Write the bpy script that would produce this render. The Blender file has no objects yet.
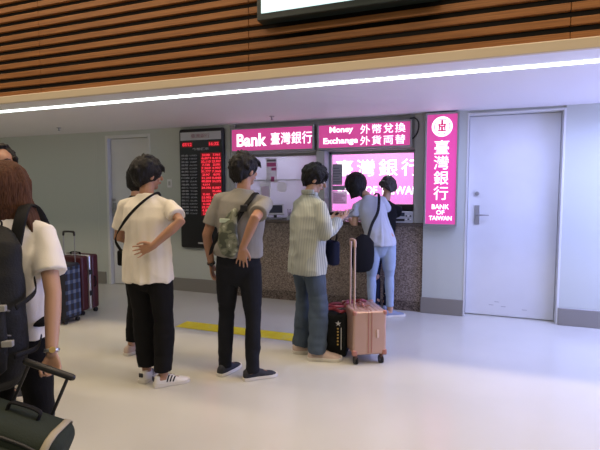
import bpy, bmesh, math, random
from mathutils import Vector, Matrix, noise
random.seed(7)
V = Vector
SC = bpy.context.scene
COL = SC.collection
PI = math.pi
R = math.radians

# ------------------------------------------------------------------ materials
MATS = {}
def mat(name, col, rough=.6, metal=0., spec=.5, bump=0., bscale=60., var=0., vscale=6., emit=0., ecol=None,
        alpha=1., trans=0., coat=0., sheen=0., stretch=(1, 1, 1), sss=0.):
    if name in MATS: return MATS[name]
    m = bpy.data.materials.new(name); m.use_nodes = True
    nt = m.node_tree; b = nt.nodes['Principled BSDF']
    c4 = (*col, 1)
    b.inputs['Base Color'].default_value = c4
    b.inputs['Roughness'].default_value = rough
    b.inputs['Metallic'].default_value = metal
    b.inputs['Specular IOR Level'].default_value = spec
    if alpha < 1: b.inputs['Alpha'].default_value = alpha
    if trans: b.inputs['Transmission Weight'].default_value = trans
    if coat: b.inputs['Coat Weight'].default_value = coat
    if sheen: b.inputs['Sheen Weight'].default_value = sheen
    if sss:
        b.inputs['Subsurface Weight'].default_value = sss
        b.inputs['Subsurface Radius'].default_value = (.02, .008, .004)
    if emit:
        b.inputs['Emission Color'].default_value = (*(ecol or col), 1)
        b.inputs['Emission Strength'].default_value = emit
    tc = nt.nodes.new('ShaderNodeTexCoord')
    mp = nt.nodes.new('ShaderNodeMapping'); mp.inputs['Scale'].default_value = stretch
    nt.links.new(tc.outputs['Object'], mp.inputs['Vector'])
    if bump:
        n = nt.nodes.new('ShaderNodeTexNoise'); n.inputs['Scale'].default_value = bscale; n.inputs['Detail'].default_value = 4
        nt.links.new(mp.outputs[0], n.inputs['Vector'])
        bp = nt.nodes.new('ShaderNodeBump'); bp.inputs['Strength'].default_value = bump; bp.inputs['Distance'].default_value = .01
        nt.links.new(n.outputs['Fac'], bp.inputs['Height']); nt.links.new(bp.outputs[0], b.inputs['Normal'])
    if var:
        n = nt.nodes.new('ShaderNodeTexNoise'); n.inputs['Scale'].default_value = vscale; n.inputs['Detail'].default_value = 5
        nt.links.new(mp.outputs[0], n.inputs['Vector'])
        r = nt.nodes.new('ShaderNodeValToRGB')
        r.color_ramp.elements[0].position = .3; r.color_ramp.elements[1].position = .7
        r.color_ramp.elements[0].color = (*[max(0, c * (1 - var)) for c in col], 1)
        r.color_ramp.elements[1].color = (*[min(1, c * (1 + var)) for c in col], 1)
        nt.links.new(n.outputs['Fac'], r.inputs['Fac']); nt.links.new(r.outputs[0], b.inputs['Base Color'])
    MATS[name] = m
    return m

def ramp_mat(name, kind, stops, rough=.7, scale=10, bands='X', dist=0., detail=2, bump=0., stretch=(1, 1, 1), interp='LINEAR', spec=.4):
    """material whose colour is a procedural pattern (noise, wave, voronoi) through a colour ramp"""
    if name in MATS: return MATS[name]
    m = mat(name, stops[0][1], rough, spec=spec); nt = m.node_tree; b = nt.nodes['Principled BSDF']
    mp = [n for n in nt.nodes if n.type == 'MAPPING'][0]; mp.inputs['Scale'].default_value = stretch
    if kind == 'wave':
        t = nt.nodes.new('ShaderNodeTexWave'); t.bands_direction = bands; t.inputs['Scale'].default_value = scale
        t.inputs['Distortion'].default_value = dist; out = t.outputs['Fac']
    elif kind == 'voronoi':
        t = nt.nodes.new('ShaderNodeTexVoronoi'); t.inputs['Scale'].default_value = scale
        sp = nt.nodes.new('ShaderNodeSeparateColor'); nt.links.new(t.outputs['Color'], sp.inputs[0]); out = sp.outputs[0]
    else:
        t = nt.nodes.new('ShaderNodeTexNoise'); t.inputs['Scale'].default_value = scale; t.inputs['Detail'].default_value = detail; out = t.outputs['Fac']
    nt.links.new(mp.outputs[0], t.inputs['Vector'])
    r = nt.nodes.new('ShaderNodeValToRGB'); cr = r.color_ramp; cr.interpolation = interp
    while len(cr.elements) < len(stops): cr.elements.new(.5)
    for e, (p, c) in zip(cr.elements, stops): e.position = p; e.color = (*c, 1)
    nt.links.new(out, r.inputs['Fac']); nt.links.new(r.outputs[0], b.inputs['Base Color'])
    if bump:
        bp = nt.nodes.new('ShaderNodeBump'); bp.inputs['Strength'].default_value = bump; bp.inputs['Distance'].default_value = .005
        nt.links.new(out, bp.inputs['Height']); nt.links.new(bp.outputs[0], b.inputs['Normal'])
    return m

# ------------------------------------------------------------------ objects
def tag(o, label=None, cat=None, group=None, kind=None):
    if label: o['label'] = label
    if cat: o['category'] = cat
    if group: o['group'] = group
    if kind: o['kind'] = kind
    return o
def empty(name, loc=(0, 0, 0), rz=0., label=None, cat=None, group=None):
    o = bpy.data.objects.new(name, None); COL.objects.link(o); o.location = loc; o.rotation_euler = (0, 0, rz)
    o.empty_display_size = .1
    return tag(o, label, cat, group)
def obj(name, bm, m, parent=None, smooth=False, label=None, auto=None):
    me = bpy.data.meshes.new(name)
    bmesh.ops.recalc_face_normals(bm, faces=bm.faces[:])
    bm.to_mesh(me); bm.free()
    for mm in (m if isinstance(m, (list, tuple)) else [m]): me.materials.append(mm)
    if smooth:
        for p in me.polygons: p.use_smooth = True
        if auto: me.set_sharp_from_angle(angle=R(auto))
    o = bpy.data.objects.new(name, me); COL.objects.link(o)
    if parent: o.parent = parent
    if label: o['label'] = label
    return o
def struct(name, bm, m):
    return tag(obj(name, bm, m), kind='structure')
def NB(): return bmesh.new()
def box(bm, a, b, bev=0., seg=2, M=None):
    """axis aligned box between corners a and b"""
    t = bmesh.new()
    bmesh.ops.create_cube(t, size=1)
    c = [(a[i] + b[i]) / 2 for i in range(3)]; s = [abs(b[i] - a[i]) for i in range(3)]
    for v in t.verts: v.co = V((v.co.x * s[0] + c[0], v.co.y * s[1] + c[1], v.co.z * s[2] + c[2]))
    if bev: bmesh.ops.bevel(t, geom=t.edges[:] , offset=min(bev, min(s) * .49), segments=seg, profile=.5, affect='EDGES')
    merge(bm, t, M)
def merge(bm, t, M=None):
    if M is not None: bmesh.ops.transform(t, matrix=M, verts=t.verts[:])
    mp = {v: bm.verts.new(v.co) for v in t.verts}
    for f in t.faces:
        try:
            nf = bm.faces.new([mp[v] for v in f.verts]); nf.material_index = f.material_index; nf.smooth = f.smooth
        except ValueError: pass
    t.free()
def rings(bm, rs, close=True):
    """skin a list of vertex rings (same count); caps both ends"""
    vr = [[bm.verts.new(p) for p in r] for r in rs]
    n = len(vr[0])
    for a, b in zip(vr, vr[1:]):
        for i in range(n): bm.faces.new((a[i], a[(i + 1) % n], b[(i + 1) % n], b[i]))
    if close: bm.faces.new(vr[0]); bm.faces.new(list(reversed(vr[-1])))
def tube(bm, pts, rad, seg=12, wv=None, rnd=True, M=None):
    """tapering limb along points; rad entries are r or (ra, rb) with ra along wv"""
    pts = [V(p) for p in pts]; rad = [(r, r) if not isinstance(r, (tuple, list)) else r for r in rad]
    if M is not None: pts = [M @ p for p in pts]; wv = (M.to_3x3() @ V(wv)) if wv is not None else None
    if rnd:   # half-round ends
        p0, p1 = pts[0], pts[-1]; d0 = (pts[1] - p0).normalized(); d1 = (p1 - pts[-2]).normalized()
        a, b = rad[0], rad[-1]; q0, q1 = min(a), min(b)
        pts = [p0 - d0 * q0 * .95, p0 - d0 * q0 * .7] + pts + [p1 + d1 * q1 * .7, p1 + d1 * q1 * .95]
        rad = [(a[0] * .3, a[1] * .3), (a[0] * .72, a[1] * .72)] + rad + [(b[0] * .72, b[1] * .72), (b[0] * .3, b[1] * .3)]
    ref = V(wv) if wv is not None else None; out = []; prev = None
    for i, p in enumerate(pts):
        t = (pts[min(i + 1, len(pts) - 1)] - pts[max(i - 1, 0)]).normalized()
        w = ref if ref is not None else (prev if prev is not None else (V((1, 0, 0)) if abs(t.x) < .8 else V((0, 1, 0))))
        u = (w - t * w.dot(t))
        if u.length < 1e-5: u = t.orthogonal()
        u.normalize(); v = t.cross(u); prev = u
        out.append([p + u * (math.cos(k * 2 * PI / seg) * rad[i][0]) + v * (math.sin(k * 2 * PI / seg) * rad[i][1]) for k in range(seg)])
    rings(bm, out)
def ell(bm, c, r, M=None, seg=20, rot=None):
    t = bmesh.new(); bmesh.ops.create_uvsphere(t, u_segments=seg, v_segments=seg // 2 + 2, radius=1)
    X = Matrix.Translation(V(c)) @ (rot.to_4x4() if rot is not None else Matrix()) @ Matrix.Diagonal((*r, 1))
    merge(bm, t, (M @ X) if M is not None else X)
def cyl(bm, p, q, r, seg=16, r2=None): tube(bm, [p, q], [r, r if r2 is None else r2], seg, rnd=False)
def curve_pts(ctrl, n=8):
    """Catmull-Rom through control points"""
    c = [V(p) for p in ctrl]; c = [c[0] * 2 - c[1]] + c + [c[-1] * 2 - c[-2]]; out = []
    for i in range(1, len(c) - 2):
        for k in range(n):
            t = k / n; a, b, d, e = c[i - 1:i + 3]
            out.append(.5 * ((2 * b) + (d - a) * t + (2 * a - 5 * b + 4 * d - e) * t * t + (3 * b - a - 3 * d + e) * t ** 3))
    out.append(c[-2]); return out
def remesh(bm, vox, smooth=2, disp=None):
    """fuse overlapping closed shapes into one continuous skin"""
    me = bpy.data.meshes.new('tmp'); bmesh.ops.recalc_face_normals(bm, faces=bm.faces[:]); bm.to_mesh(me); bm.free()
    o = bpy.data.objects.new('tmp', me); COL.objects.link(o)
    r = o.modifiers.new('r', 'REMESH'); r.mode = 'VOXEL'; r.voxel_size = vox
    if smooth:
        s = o.modifiers.new('s', 'SMOOTH'); s.iterations = smooth; s.factor = .5
    bpy.context.view_layer.update()
    dg = bpy.context.evaluated_depsgraph_get()
    m2 = bpy.data.meshes.new_from_object(o.evaluated_get(dg))
    bpy.data.objects.remove(o); bpy.data.meshes.remove(me)
    out = bmesh.new(); out.from_mesh(m2); bpy.data.meshes.remove(m2)
    if disp:
        out.normal_update()
        for v in out.verts: v.co += v.normal * disp(v.co)
    return out

def text(body, w, h, c, m, parent, name='lettering', bold=.012, ext=.002, spacing=1.0, line=1.0, align='CENTER', rot=None):
    """raised lettering facing -Y, centred on c, fitted to w x h metres"""
    cu = bpy.data.curves.new('t', 'FONT'); cu.body = body; cu.offset = bold; cu.resolution_u = 3
    cu.space_character = spacing; cu.space_line = line; cu.align_x = align
    o = bpy.data.objects.new('t', cu); COL.objects.link(o); bpy.context.view_layer.update()
    me = bpy.data.meshes.new_from_object(o.evaluated_get(bpy.context.evaluated_depsgraph_get()))
    bpy.data.objects.remove(o); bpy.data.curves.remove(cu)
    xs = [v.co.x for v in me.vertices]; ys = [v.co.y for v in me.vertices]
    x0, x1, y0, y1 = min(xs), max(xs), min(ys), max(ys)
    for v in me.vertices:
        x = (v.co.x - (x0 + x1) / 2) * w / (x1 - x0); y = (v.co.y - (y0 + y1) / 2) * h / (y1 - y0)
        p = V((x, 0, y))
        if rot is not None: p = rot @ p
        v.co = V(c) + p
    b = bmesh.new(); b.from_mesh(me); bpy.data.meshes.remove(me)
    g = bmesh.ops.extrude_face_region(b, geom=b.faces[:])
    off = V((0, -ext, 0)) if rot is None else rot @ V((0, -ext, 0))
    for v in g['geom']:
        if isinstance(v, bmesh.types.BMVert): v.co += off
    return obj(name, b, m, parent)

# ------------------------------------------------------------------ camera
cam = bpy.data.cameras.new('camera'); cam.sensor_width = 36; cam.lens = 460 / 600 * 36
co = bpy.data.objects.new('camera', cam); COL.objects.link(co)
co.location = (0, 0, 1.45); co.rotation_euler = (PI / 2 - math.atan(34 / 460), 0, math.atan(173 / 460))
SC.camera = co
SC.view_settings.view_transform = 'Standard'; SC.view_settings.look = 'None'
SC.view_settings.exposure = -0.1; SC.view_settings.gamma = 1

# ------------------------------------------------------------------ setting
YW = 5.6; ZS = 2.35
m_wall = mat('painted_wall', (.47, .50, .46), .55, bump=.04, bscale=90)
m_soffit = mat('soffit_paint', (.74, .72, .74), .6)
m_cream = mat('cream_trim', (.60, .50, .36), .5)
m_base = mat('baseboard_metal', (.26, .245, .22), .4, metal=.35)
m_dark = mat('dark_gap', (.012, .010, .009), .8)
m_black = mat('black_plastic', (.012, .012, .013), .4)
m_alu = mat('grey_aluminium', (.33, .33, .33), .45, metal=.5)
m_white = mat('white_paint', (.72, .73, .74), .45)

# glossy epoxy floor with faint cloudy wear
m_floor = ramp_mat('epoxy_floor', 'noise', [(.3, (.50, .495, .445)), (.7, (.55, .54, .49))], rough=.2, scale=.9, detail=5, spec=.5)
b = NB(); box(b, (-11, -6, -.1), (6, 8, 0)); struct('floor', b, m_floor)

# front wall split around door recesses and the booth opening
RD0, RD1, LD0, LD1 = -.085, .895, -5.29, -4.45
for n, (p, q) in enumerate([((-11, YW, 0), (LD0, 5.85, ZS)), ((LD1, YW, 0), (-3.125, 5.85, ZS)), ((-.545, YW - .02, 0), (RD0, 5.85, ZS)), ((RD1, YW - .02, 0), (6, 5.85, ZS)),
        ((LD0, YW, 2.29), (LD1, 5.85, ZS)), ((RD0, YW, 2.325), (RD1, 5.85, ZS))]):
    b = NB(); box(b, p, q)
    if n == 0: box(b, (-5.472, YW - .003, 0), (-5.462, YW + .01, ZS))
    struct('wall_front' if n == 0 else 'wall_front.%03d' % n, b, m_wall)
for n, (x0, x1, y) in enumerate([(-11, LD0 - .05, YW), (LD1 + .05, -3.12, YW), (-.56, RD0 + .005, YW - .02), (RD1 - .005, 6, YW - .02)]):
    b = NB(); box(b, (x0, y - .015, 0), (x1, y + .01, .19), .004, 1)
    struct('baseboard_front' if n == 0 else 'baseboard_front.%03d' % n, b, m_base)
# soffit over the front of the bank, its bright strip, and the slatted fascia
b = NB(); box(b, (-11, 3.47, ZS), (6, 7.4, ZS + .08))
struct('ceiling_soffit', b, m_soffit)
m_led = mat('led_strip', (1, 1, 1), emit=7.0, ecol=(.84, 1, .95))
b = NB()
box(b, (-11, 3.735, ZS - .008), (6, 3.80, ZS))
t = obj('ceiling_strip_light', b, m_led); tag(t, 'long bright white strip light recessed along the soffit above the queue', 'ceiling light')
b = NB(); box(b, (-11, 3.435, ZS), (6, 3.475, 2.42), .004, 1); struct('trim_1', b, m_cream)
m_wood = ramp_mat('slat_wood', 'noise', [(.25, (.19, .072, .018)), (.75, (.35, .145, .040))], rough=.45, scale=5, detail=6, stretch=(.6, 4, 22), bump=.1)
b = NB()
seams = [.560 + 2.32 * k for k in range(-5, 3)]
z = 2.425
while z < 5.5:
    for s0, s1 in zip(seams, seams[1:]):
        box(b, (s0 + .002, 3.48, z), (s1 - .002, 3.515, z + .050), .003, 1)
    z += .0937
struct('wall_fascia', b, m_wood)
b = NB(); box(b, (-11, 3.60, ZS + .09), (6, 3.66, 5.6)); struct('wall_fascia_backing', b, m_dark)
b = NB(); box(b, (-11, -6, 5.6), (6, 3.66, 5.7)); struct('ceiling', b, mat('hall_ceiling', (.45, .40, .34), .7))

# doors
def door(n, x0, x1, ztop, y, hx, zh, zl, m, fw, dep):
    b = NB()      # frame
    for a, c in (((x0, y - .004, 0), (x0 + fw, y + dep + .06, ztop)), ((x1 - fw, y - .004, 0), (x1, y + dep + .06, ztop)), ((x0 + fw - .001, y - .003, ztop - fw), (x1 - fw + .001, y + dep + .059, ztop - .0005))):
        box(b, a, c, .003, 1)
    box(b, (x0 + fw, y + dep + .02, 0), (x1 - fw, y + dep + .06, .012))
    fr = struct('trim_%d' % (n + 1), b, mat('door_frame_paint', (.60, .61, .60), .4))
    yd = y + dep
    b = NB(); box(b, (x0 + fw + .004, yd, .012), (x1 - fw - .004, yd + .045, ztop - fw - .004), .004, 1)
    d = struct('door_%d' % n, b, m)
    b = NB(); box(b, (hx - .028, yd - .012, zh - .11), (hx + .028, yd + .002, zh + .11), .003, 1)
    pl = obj('handle_plate', b, m_alu, d)
    b = NB(); tube(b, [(hx, yd, zh), (hx, yd - .055, zh), (hx + .012, yd - .062, zh), (hx + .12, yd - .058, zh)], [.009] * 4); obj('door_handle', b, m_alu, d, True)
    b = NB(); cyl(b, (hx - .005, yd + .002, zl), (hx - .005, yd - .02, zl), .024); obj('lock', b, m_alu, d, True, auto=40)
m_door = mat('white_door', (.60, .61, .62), .42, var=.03, vscale=3)
door(1, LD0, LD1, 2.29, YW, LD0 + .10, 1.16, 1.31, m_door, .045, .06)
door(2, RD0, RD1, 2.325, YW - .02, .045, 1.175, 1.42, m_door, .022, .12)
for n, (x0, x1) in enumerate(((-11, -3.26), (-.39, 6))):
    b = NB(); box(b, (x0, 5.85, 0), (x1, 5.95, ZS)); struct('wall_behind' if n == 0 else 'wall_behind.001', b, m_wall)

# ------------------------------------------------------------------ bank booth
m_granite = ramp_mat('brown_granite', 'voronoi', [(0, (.08, .06, .048)), (.3, (.16, .125, .10)), (.65, (.25, .20, .165)), (1, (.36, .30, .26))], rough=.3, scale=105)
bt = empty('service_counter', (-1.83, YW, 0), 0, 'long speckled brown granite service counter below the two bank windows', 'counter')
b = NB(); box(b, (-1.29, .01, .0), (1.29, .16, 1.03))
obj('front_panel', b, m_granite, bt)
b = NB(); box(b, (-1.29, .0, 0), (1.29, .012, .12)); obj('kick_plate', b, ramp_mat('brown_granite_dark', 'voronoi', [(0, (.035, .025, .02)), (.4, (.10, .075, .06)), (1, (.22, .18, .15))], rough=.35, scale=85), bt)
b = NB(); box(b, (-1.29, -.015, 1.03), (1.29, .6, 1.07), .006, 2); obj('worktop', b, mat('counter_top', (.10, .08, .07), .25, var=.3, vscale=60), bt)

m_bf = mat('booth_frame_paint', (.42, .43, .42), .5)      # booth posts, header and rear room
for n, (p, q) in enumerate([((-3.12, YW, 1.071), (-3.05, 5.86, ZS)), ((-1.885, YW, 1.071), (-1.775, 5.86, 1.96)), ((-.66, YW, 1.071), (-.55, 5.86, ZS)), ((-3.05, YW + .05, 1.955), (-.66, 5.86, ZS))]):
    b = NB(); box(b, p, q); struct('wall_booth' if n == 0 else 'wall_booth.%03d' % n, b, m_bf)
m_bi = mat('booth_inner_paint', (.62, .60, .70), .5)
for n, (p, q) in enumerate([((-3.2, 7.2, 0), (-.5, 7.3, ZS)), ((-3.25, 5.86, 0), (-3.13, 7.2, ZS)), ((-.53, 5.86, 0), (-.4, 7.2, ZS)), ((-2.38, 6.21, 0), (-2.33, 7.2, ZS)), ((-3.12, 6.5, 0), (-2.38, 6.55, ZS))]):
    b = NB(); box(b, p, q); struct('wall_rear' if n == 0 else 'wall_rear.%03d' % n, b, m_bi)
# window frames and glass
m_glass = mat('clear_glass', (.9, .92, 1), .03, alpha=.14, spec=.6)
m_glass2 = mat('frosted_glass', (.80, .79, .92), .15, alpha=.62, spec=.6)
for n, (x0, x1, gm, bar) in enumerate([(-3.05, -1.885, m_glass2, 1.60), (-1.775, -.66, m_glass, None)]):
    b = NB()
    for a, c in (((x0, 5.80, 1.07), (x0 + .035, 5.85, 1.955)), ((x1 - .035, 5.80, 1.07), (x1, 5.85, 1.955)), ((x0, 5.80, 1.92), (x1, 5.85, 1.955)), ((x0, 5.80, 1.07), (x1, 5.85, 1.09))):
        box(b, a, c, .003, 1)
    if bar: box(b, (x0, 5.81, bar - .006), (x1, 5.84, bar + .006))
    w = struct('window_%d' % (n + 1), b, m_alu)
    b = NB(); box(b, (x0 + .03, 5.82, 1.085), (x1 - .03, 5.828, 1.925)); g = obj('glass_pane', b, gm, w)

m_pink = mat('pink_acrylic', (.75, .06, .33), .3, emit=.45, ecol=(.84, .10, .38))
m_pinkd = mat('pink_acrylic_dim', (.55, .05, .22), .3, emit=.42, ecol=(.85, .07, .30))
m_pinkb = mat('pink_acrylic_bright', (.9, .3, .7), .3, emit=.9, ecol=(.93, .15, .55))
m_let = mat('white_lit_letters', (1, 1, 1), .3, emit=1.5, ecol=(1, .93, 1))
m_letb = mat('white_lit_letters_bright', (1, 1, 1), .3, emit=2.6, ecol=(1, .95, 1))
def lightbox(name, x0, x1, z0, z1, y0, y1, label, face=m_pink, fr=.022):
    t = empty(name, ((x0 + x1) / 2, y1, z0), 0, label, 'sign')
    o = V(t.location)
    def L(p): return V(p) - o
    b = NB(); box(b, L((x0, y0 + .01, z0)), L((x1, y1, z1)), .003, 1); obj('housing', b, m_alu, t)
    b = NB()
    for a, c in (((x0, y0 - .006, z0), (x0 + fr, y0 + .01, z1)), ((x1 - fr, y0 - .006, z0), (x1, y0 + .01, z1)), ((x0 + fr, y0 - .006, z0), (x1 - fr, y0 + .01, z0 + fr)), ((x0 + fr, y0 - .006, z1 - fr), (x1 - fr, y0 + .01, z1))):
        box(b, L(a), L(c), .002, 1)
    obj('frame', b, m_alu, t)
    b = NB(); box(b, L((x0 + fr, y0, z0 + fr)), L((x1 - fr, y0 + .008, z1 - fr))); obj('face_panel', b, face, t)
    return t, L
t, L = lightbox('backlit_sign', -3.09, -1.90, 1.965, 2.29, 5.55, 5.64, 'wide pink backlit sign with white lettering above the left bank window')
text('Bank', .44, .17, L((-2.775, 5.549, 2.125)), m_let, t, bold=.028)
text('臺灣銀行', .57, .155, L((-2.21, 5.549, 2.13)), m_let, t, bold=.006, spacing=1.05)
t, L = lightbox('backlit_sign', -1.855, -.69, 1.965, 2.285, 5.55, 5.64, 'wide pink backlit sign in two lines of English and Chinese above the right bank window')
text('Money', .30, .095, L((-1.545, 5.549, 2.195)), m_let, t, bold=.026)
text('Exchange', .44, .095, L((-1.555, 5.549, 2.06)), m_let, t, bold=.026)
text('外幣兌換', .54, .11, L((-1.035, 5.549, 2.195)), m_let, t, bold=.003, spacing=1.2)
text('外貨両替', .54, .11, L((-1.035, 5.549, 2.06)), m_let, t, bold=.003, spacing=1.2)
t, L = lightbox('vertical_sign', -.535, -.165, 1.05, 2.335, 5.49, 5.582, 'tall narrow pink backlit sign with round white emblem on the pillar by the door')
for k, ch in enumerate('臺灣銀行'):
    text(ch, .16, .155, L((-.35, 5.489, 1.945 - k * .173)), m_let, t, bold=0 if k == 1 else .005)
text('BANK', .19, .055, L((-.35, 5.489, 1.27)), m_let, t, bold=.016)
text('OF', .09, .05, L((-.35, 5.489, 1.205)), m_let, t, bold=.016)
text('TAIWAN', .25, .05, L((-.35, 5.489, 1.14)), m_let, t, bold=.02)
b = NB(); cyl(b, L((-.35, 5.491, 2.175)), L((-.35, 5.486, 2.175)), .112, 40); e = obj('emblem_disc', b, m_let, t)
b = NB()
for k in range(48):      # broken inner ring and stacked knot of the round emblem
    if k % 12 in (5, 6): continue
    a0, a1 = k * 2 * PI / 48, (k + 1) * 2 * PI / 48
    q = [L((-.35 + r * math.cos(a), 5.4845, 2.175 + r * math.sin(a))) for r, a in ((.088, a0), (.088, a1), (.079, a1), (.079, a0))]
    b.faces.new([b.verts.new(p) for p in q])
for dx, dz, w, h in ((0, .045, .012, .03), (0, .0, .03, .008), (-.03, .0, .008, .035), (.03, .0, .008, .035), (0, -.045, .045, .008), (0, .02, .045, .007), (0, -.022, .012, .03)):
    q = [L((-.35 + dx + sx * w, 5.4845, 2.175 + dz + sz * h)) for sx, sz in ((-1, -1), (1, -1), (1, 1), (-1, 1))]
    b.faces.new([b.verts.new(p) for p in q])
obj('emblem_mark', b, m_pinkd, e)
# big sign inside the booth
t, L = lightbox('interior_backlit_sign', -2.31, -.60, 1.12, 2.06, 6.95, 7.05, 'large bright pink lit sign inside the booth behind the right window glass', m_pinkb)
text('臺灣銀行', 1.28, .25, L((-1.37, 6.949, 1.80)), m_letb, t, bold=.0, spacing=1.25)
text('BANK OF TAIWAN', 1.24, .125, L((-1.36, 6.949, 1.46)), m_letb, t, bold=.016)

# papers taped to the glass
def paper(x0, x1, z0, z1, label, m, stripes=(), y=5.812):
    t = empty('notice', ((x0 + x1) / 2, y, z0), 0, label, 'notice')
    w, h = (x1 - x0) / 2, z1 - z0
    b = NB(); box(b, (-w, 0, 0), (w, .004, h)); obj('sheet', b, m, t)
    for (c, u0, u1, v0, v1) in stripes:
        b = NB(); box(b, (-w + u0 * 2 * w, -.002, v0 * h), (-w + u1 * 2 * w, .0, v1 * h)); obj('printed_block', b, c, t)
    return t
m_pap = mat('white_paper', (.85, .82, .9), .8, alpha=.6); m_papl = mat('grey_paper', (.36, .35, .38), .7)
m_ink = mat('grey_ink', (.20, .19, .22), .8); m_mag = mat('magenta_ink', (.55, .10, .30), .6); m_lil = mat('lilac_paper', (.66, .55, .72), .7)
m_papw = mat('bright_paper', (.95, .94, .98), .8, alpha=.6)
lines = lambda n, u0=.1, u1=.9: [(m_ink, u0, u1 - .12 * (k % 3), .12 + k * .78 / n, .12 + k * .78 / n + .3 / n) for k in range(n)]
paper(-2.69, -2.52, 1.56, 1.90, 'small narrow poster with magenta blocks on the left window', m_pap,
      [(m_ink, .1, .9, .86, .94), (m_mag, .1, .9, .66, .82), (m_papw, .08, .5, .40, .60), (m_mag, .5, .92, .50, .62), (m_mag, .45, .75, .06, .26), (m_papw, .1, .4, .1, .3)])
paper(-2.78, -2.62, 1.26, 1.58, 'pale lilac sheet low on the left window beside the grey shirted man', m_papw, [(m_lil, .15, .85, .2, .8)])
b = NB(); cyl(b, (0, 0, 0), (0, -.004, 0), .075, 32); t = obj('round_sticker', b, m_papw); t.location = (-2.45, 5.812, 1.50); tag(t, 'round pale sticker on the left window glass right of the lilac sheet', 'sticker')
paper(-1.735, -1.60, 1.53, 1.80, 'grey notice sheet high at the left edge of the right window', m_papl, lines(6))
paper(-1.735, -1.535, 1.28, 1.45, 'white notice with grey lines low on the right window', m_pap, lines(5), 5.806)
paper(-1.735, -1.56, 1.46, 1.52, 'thin grey label strip between the two notices on the right window', m_papl, [])
paper(-1.55, -1.44, 1.53, 1.66, 'small lilac notice on the right window left of the dark haired customer', m_lil, lines(4))

# devices on the counter
def terminal(x, y, rz, label, s=1.):
    t = empty('payment_terminal', (x, y, 1.07), rz, label, 'payment terminal')
    X = Matrix.Rotation(R(-32), 4, 'X')
    b = NB(); box(b, (-.09 * s, -.08, 0), (.09 * s, .10, .02), .006); obj('base_plate', b, mat('grey_plastic', (.30, .30, .33), .4), t)
    b = NB(); box(b, (-.02, .02, .01), (.02, .05, .12)); obj('stand', b, m_black, t)
    b = NB(); box(b, (-.115 * s, -.012, -.08), (.115 * s, .012, .08), .006, 2, Matrix.Translation((0, .0, .13)) @ X); p = obj('screen_housing', b, mat('light_plastic', (.55, .56, .6), .4), t)
    b = NB(); box(b, (-.095 * s, -.016, -.06), (.095 * s, -.011, .06), 0, 1, Matrix.Translation((0, .0, .13)) @ X); obj('screen', b, mat('dark_screen', (.03, .04, .06), .15), p)
    return t
terminal(-2.50, 5.70, R(25), 'tilted tablet screen on the counter between the grey and striped shirts')
t = empty('pen_holder', (-2.30, 5.70, 1.07), 0, 'small pen stand on the counter left of the striped shirt', 'pen holder')
b = NB(); cyl(b, (0, 0, 0), (0, 0, .05), .03); obj('cup', b, MATS['light_plastic'], t)
for k in range(3):
    b = NB(); cyl(b, (.01 * (k - 1), 0, .02), (.02 * (k - 1), .0, .14), .004, 8); obj('pen', b, m_black, t)
def counter_machine(x, y, w, h, label):
    t = empty('note_counter', (x, y, 1.07), 0, label, 'counting machine')
    g = mat('machine_plastic', (.42, .43, .46), .4)
    b = NB(); box(b, (-w / 2, -.09, 0), (w / 2, .13, h * .62), .01); obj('body', b, g, t)
    b = NB(); box(b, (-w / 2 + .01, -.02, h * .62), (w / 2 - .01, .12, h), .01); obj('hopper', b, m_black, t)
    b = NB(); box(b, (-w * .42, -.093, h * .36), (w * .1, -.088, h * .56)); obj('display', b, MATS['dark_screen'], t)
    for i in range(3):
        for j in range(2):
            b = NB(); cyl(b, (w * .18 + i * .025, -.088, h * .2 + j * .04), (w * .18 + i * .025, -.098, h * .2 + j * .04), .009, 10); obj('button', b, m_black if (i + j) % 2 else m_white, t, True)
    b = NB(); box(b, (-w * .42, -.094, .02), (w * .1, -.088, h * .22)); obj('slot', b, m_black, t)
counter_machine(-.785, 5.66, .24, .22, 'boxy grey banknote counter with black top at right end of the counter')
counter_machine(-1.66, 5.69, .2, .11, 'low grey counting machine at left end of the right window counter')

# exchange rate board
t = empty('exchange_rate_board', (-3.55, YW, .64), 0, 'tall black exchange rate display with red digit columns on the wall', 'display board')
W2, HB = .36, 1.675
b = NB(); box(b, (-W2, -.07, 0), (W2, 0, HB), .035, 3); obj('casing', b, mat('board_black', (.012, .012, .013), .3), t)
b = NB(); box(b, (-W2 + .035, -.074, HB - .16), (W2 - .035, -.068, HB - .05)); h_ = obj('header_plate', b, mat('header_grey', (.48, .49, .49), .4), t)
text('臺灣銀行', .30, .06, (0, -.075, HB - .105), mat('faint_red_ink', (.36, .20, .22), .6), h_, bold=.0)
m_red = mat('red_led', (.8, .03, .05), .4, emit=1.0, ecol=(1, .04, .07)); m_redb = mat('red_led_panel', (.25, .01, .015), .5, emit=.05, ecol=(1, .03, .05))
m_wt = mat('white_print', (.42, .42, .42), .6)
for (x0, x1) in ((-.30, -.13), (.13, .30)):
    b = NB(); box(b, (x0, -.073, HB - .255), (x1, -.069, HB - .185)); q = obj('clock_panel', b, m_redb, t)
text('07/12', .15, .045, (-.215, -.075, HB - .22), m_red, t, 'date_digits', bold=.02)
text('16:32', .15, .045, (.215, -.075, HB - .22), m_red, t, 'time_digits', bold=.02)
text('外幣匯率', .26, .035, (.0, -.073, HB - .285), m_wt, t, 'heading_text')
cur = ['美金 USD', '港幣 HKD', '英金 GBP', '澳幣 AUD', '加幣 CAD', '新幣 SGD', '瑞郎 CHF', '日圓 JPY', '南非 ZAR', '瑞典 SEK', '紐元 NZD', '泰銖 THB', '菲幣 PHP', '印尼 IDR', '歐元 EUR', '韓元 KRW', '越盾 VND', '馬幣 MYR', '人幣 CNY']
z0, z1 = HB - .37, HB - 1.18
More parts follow.
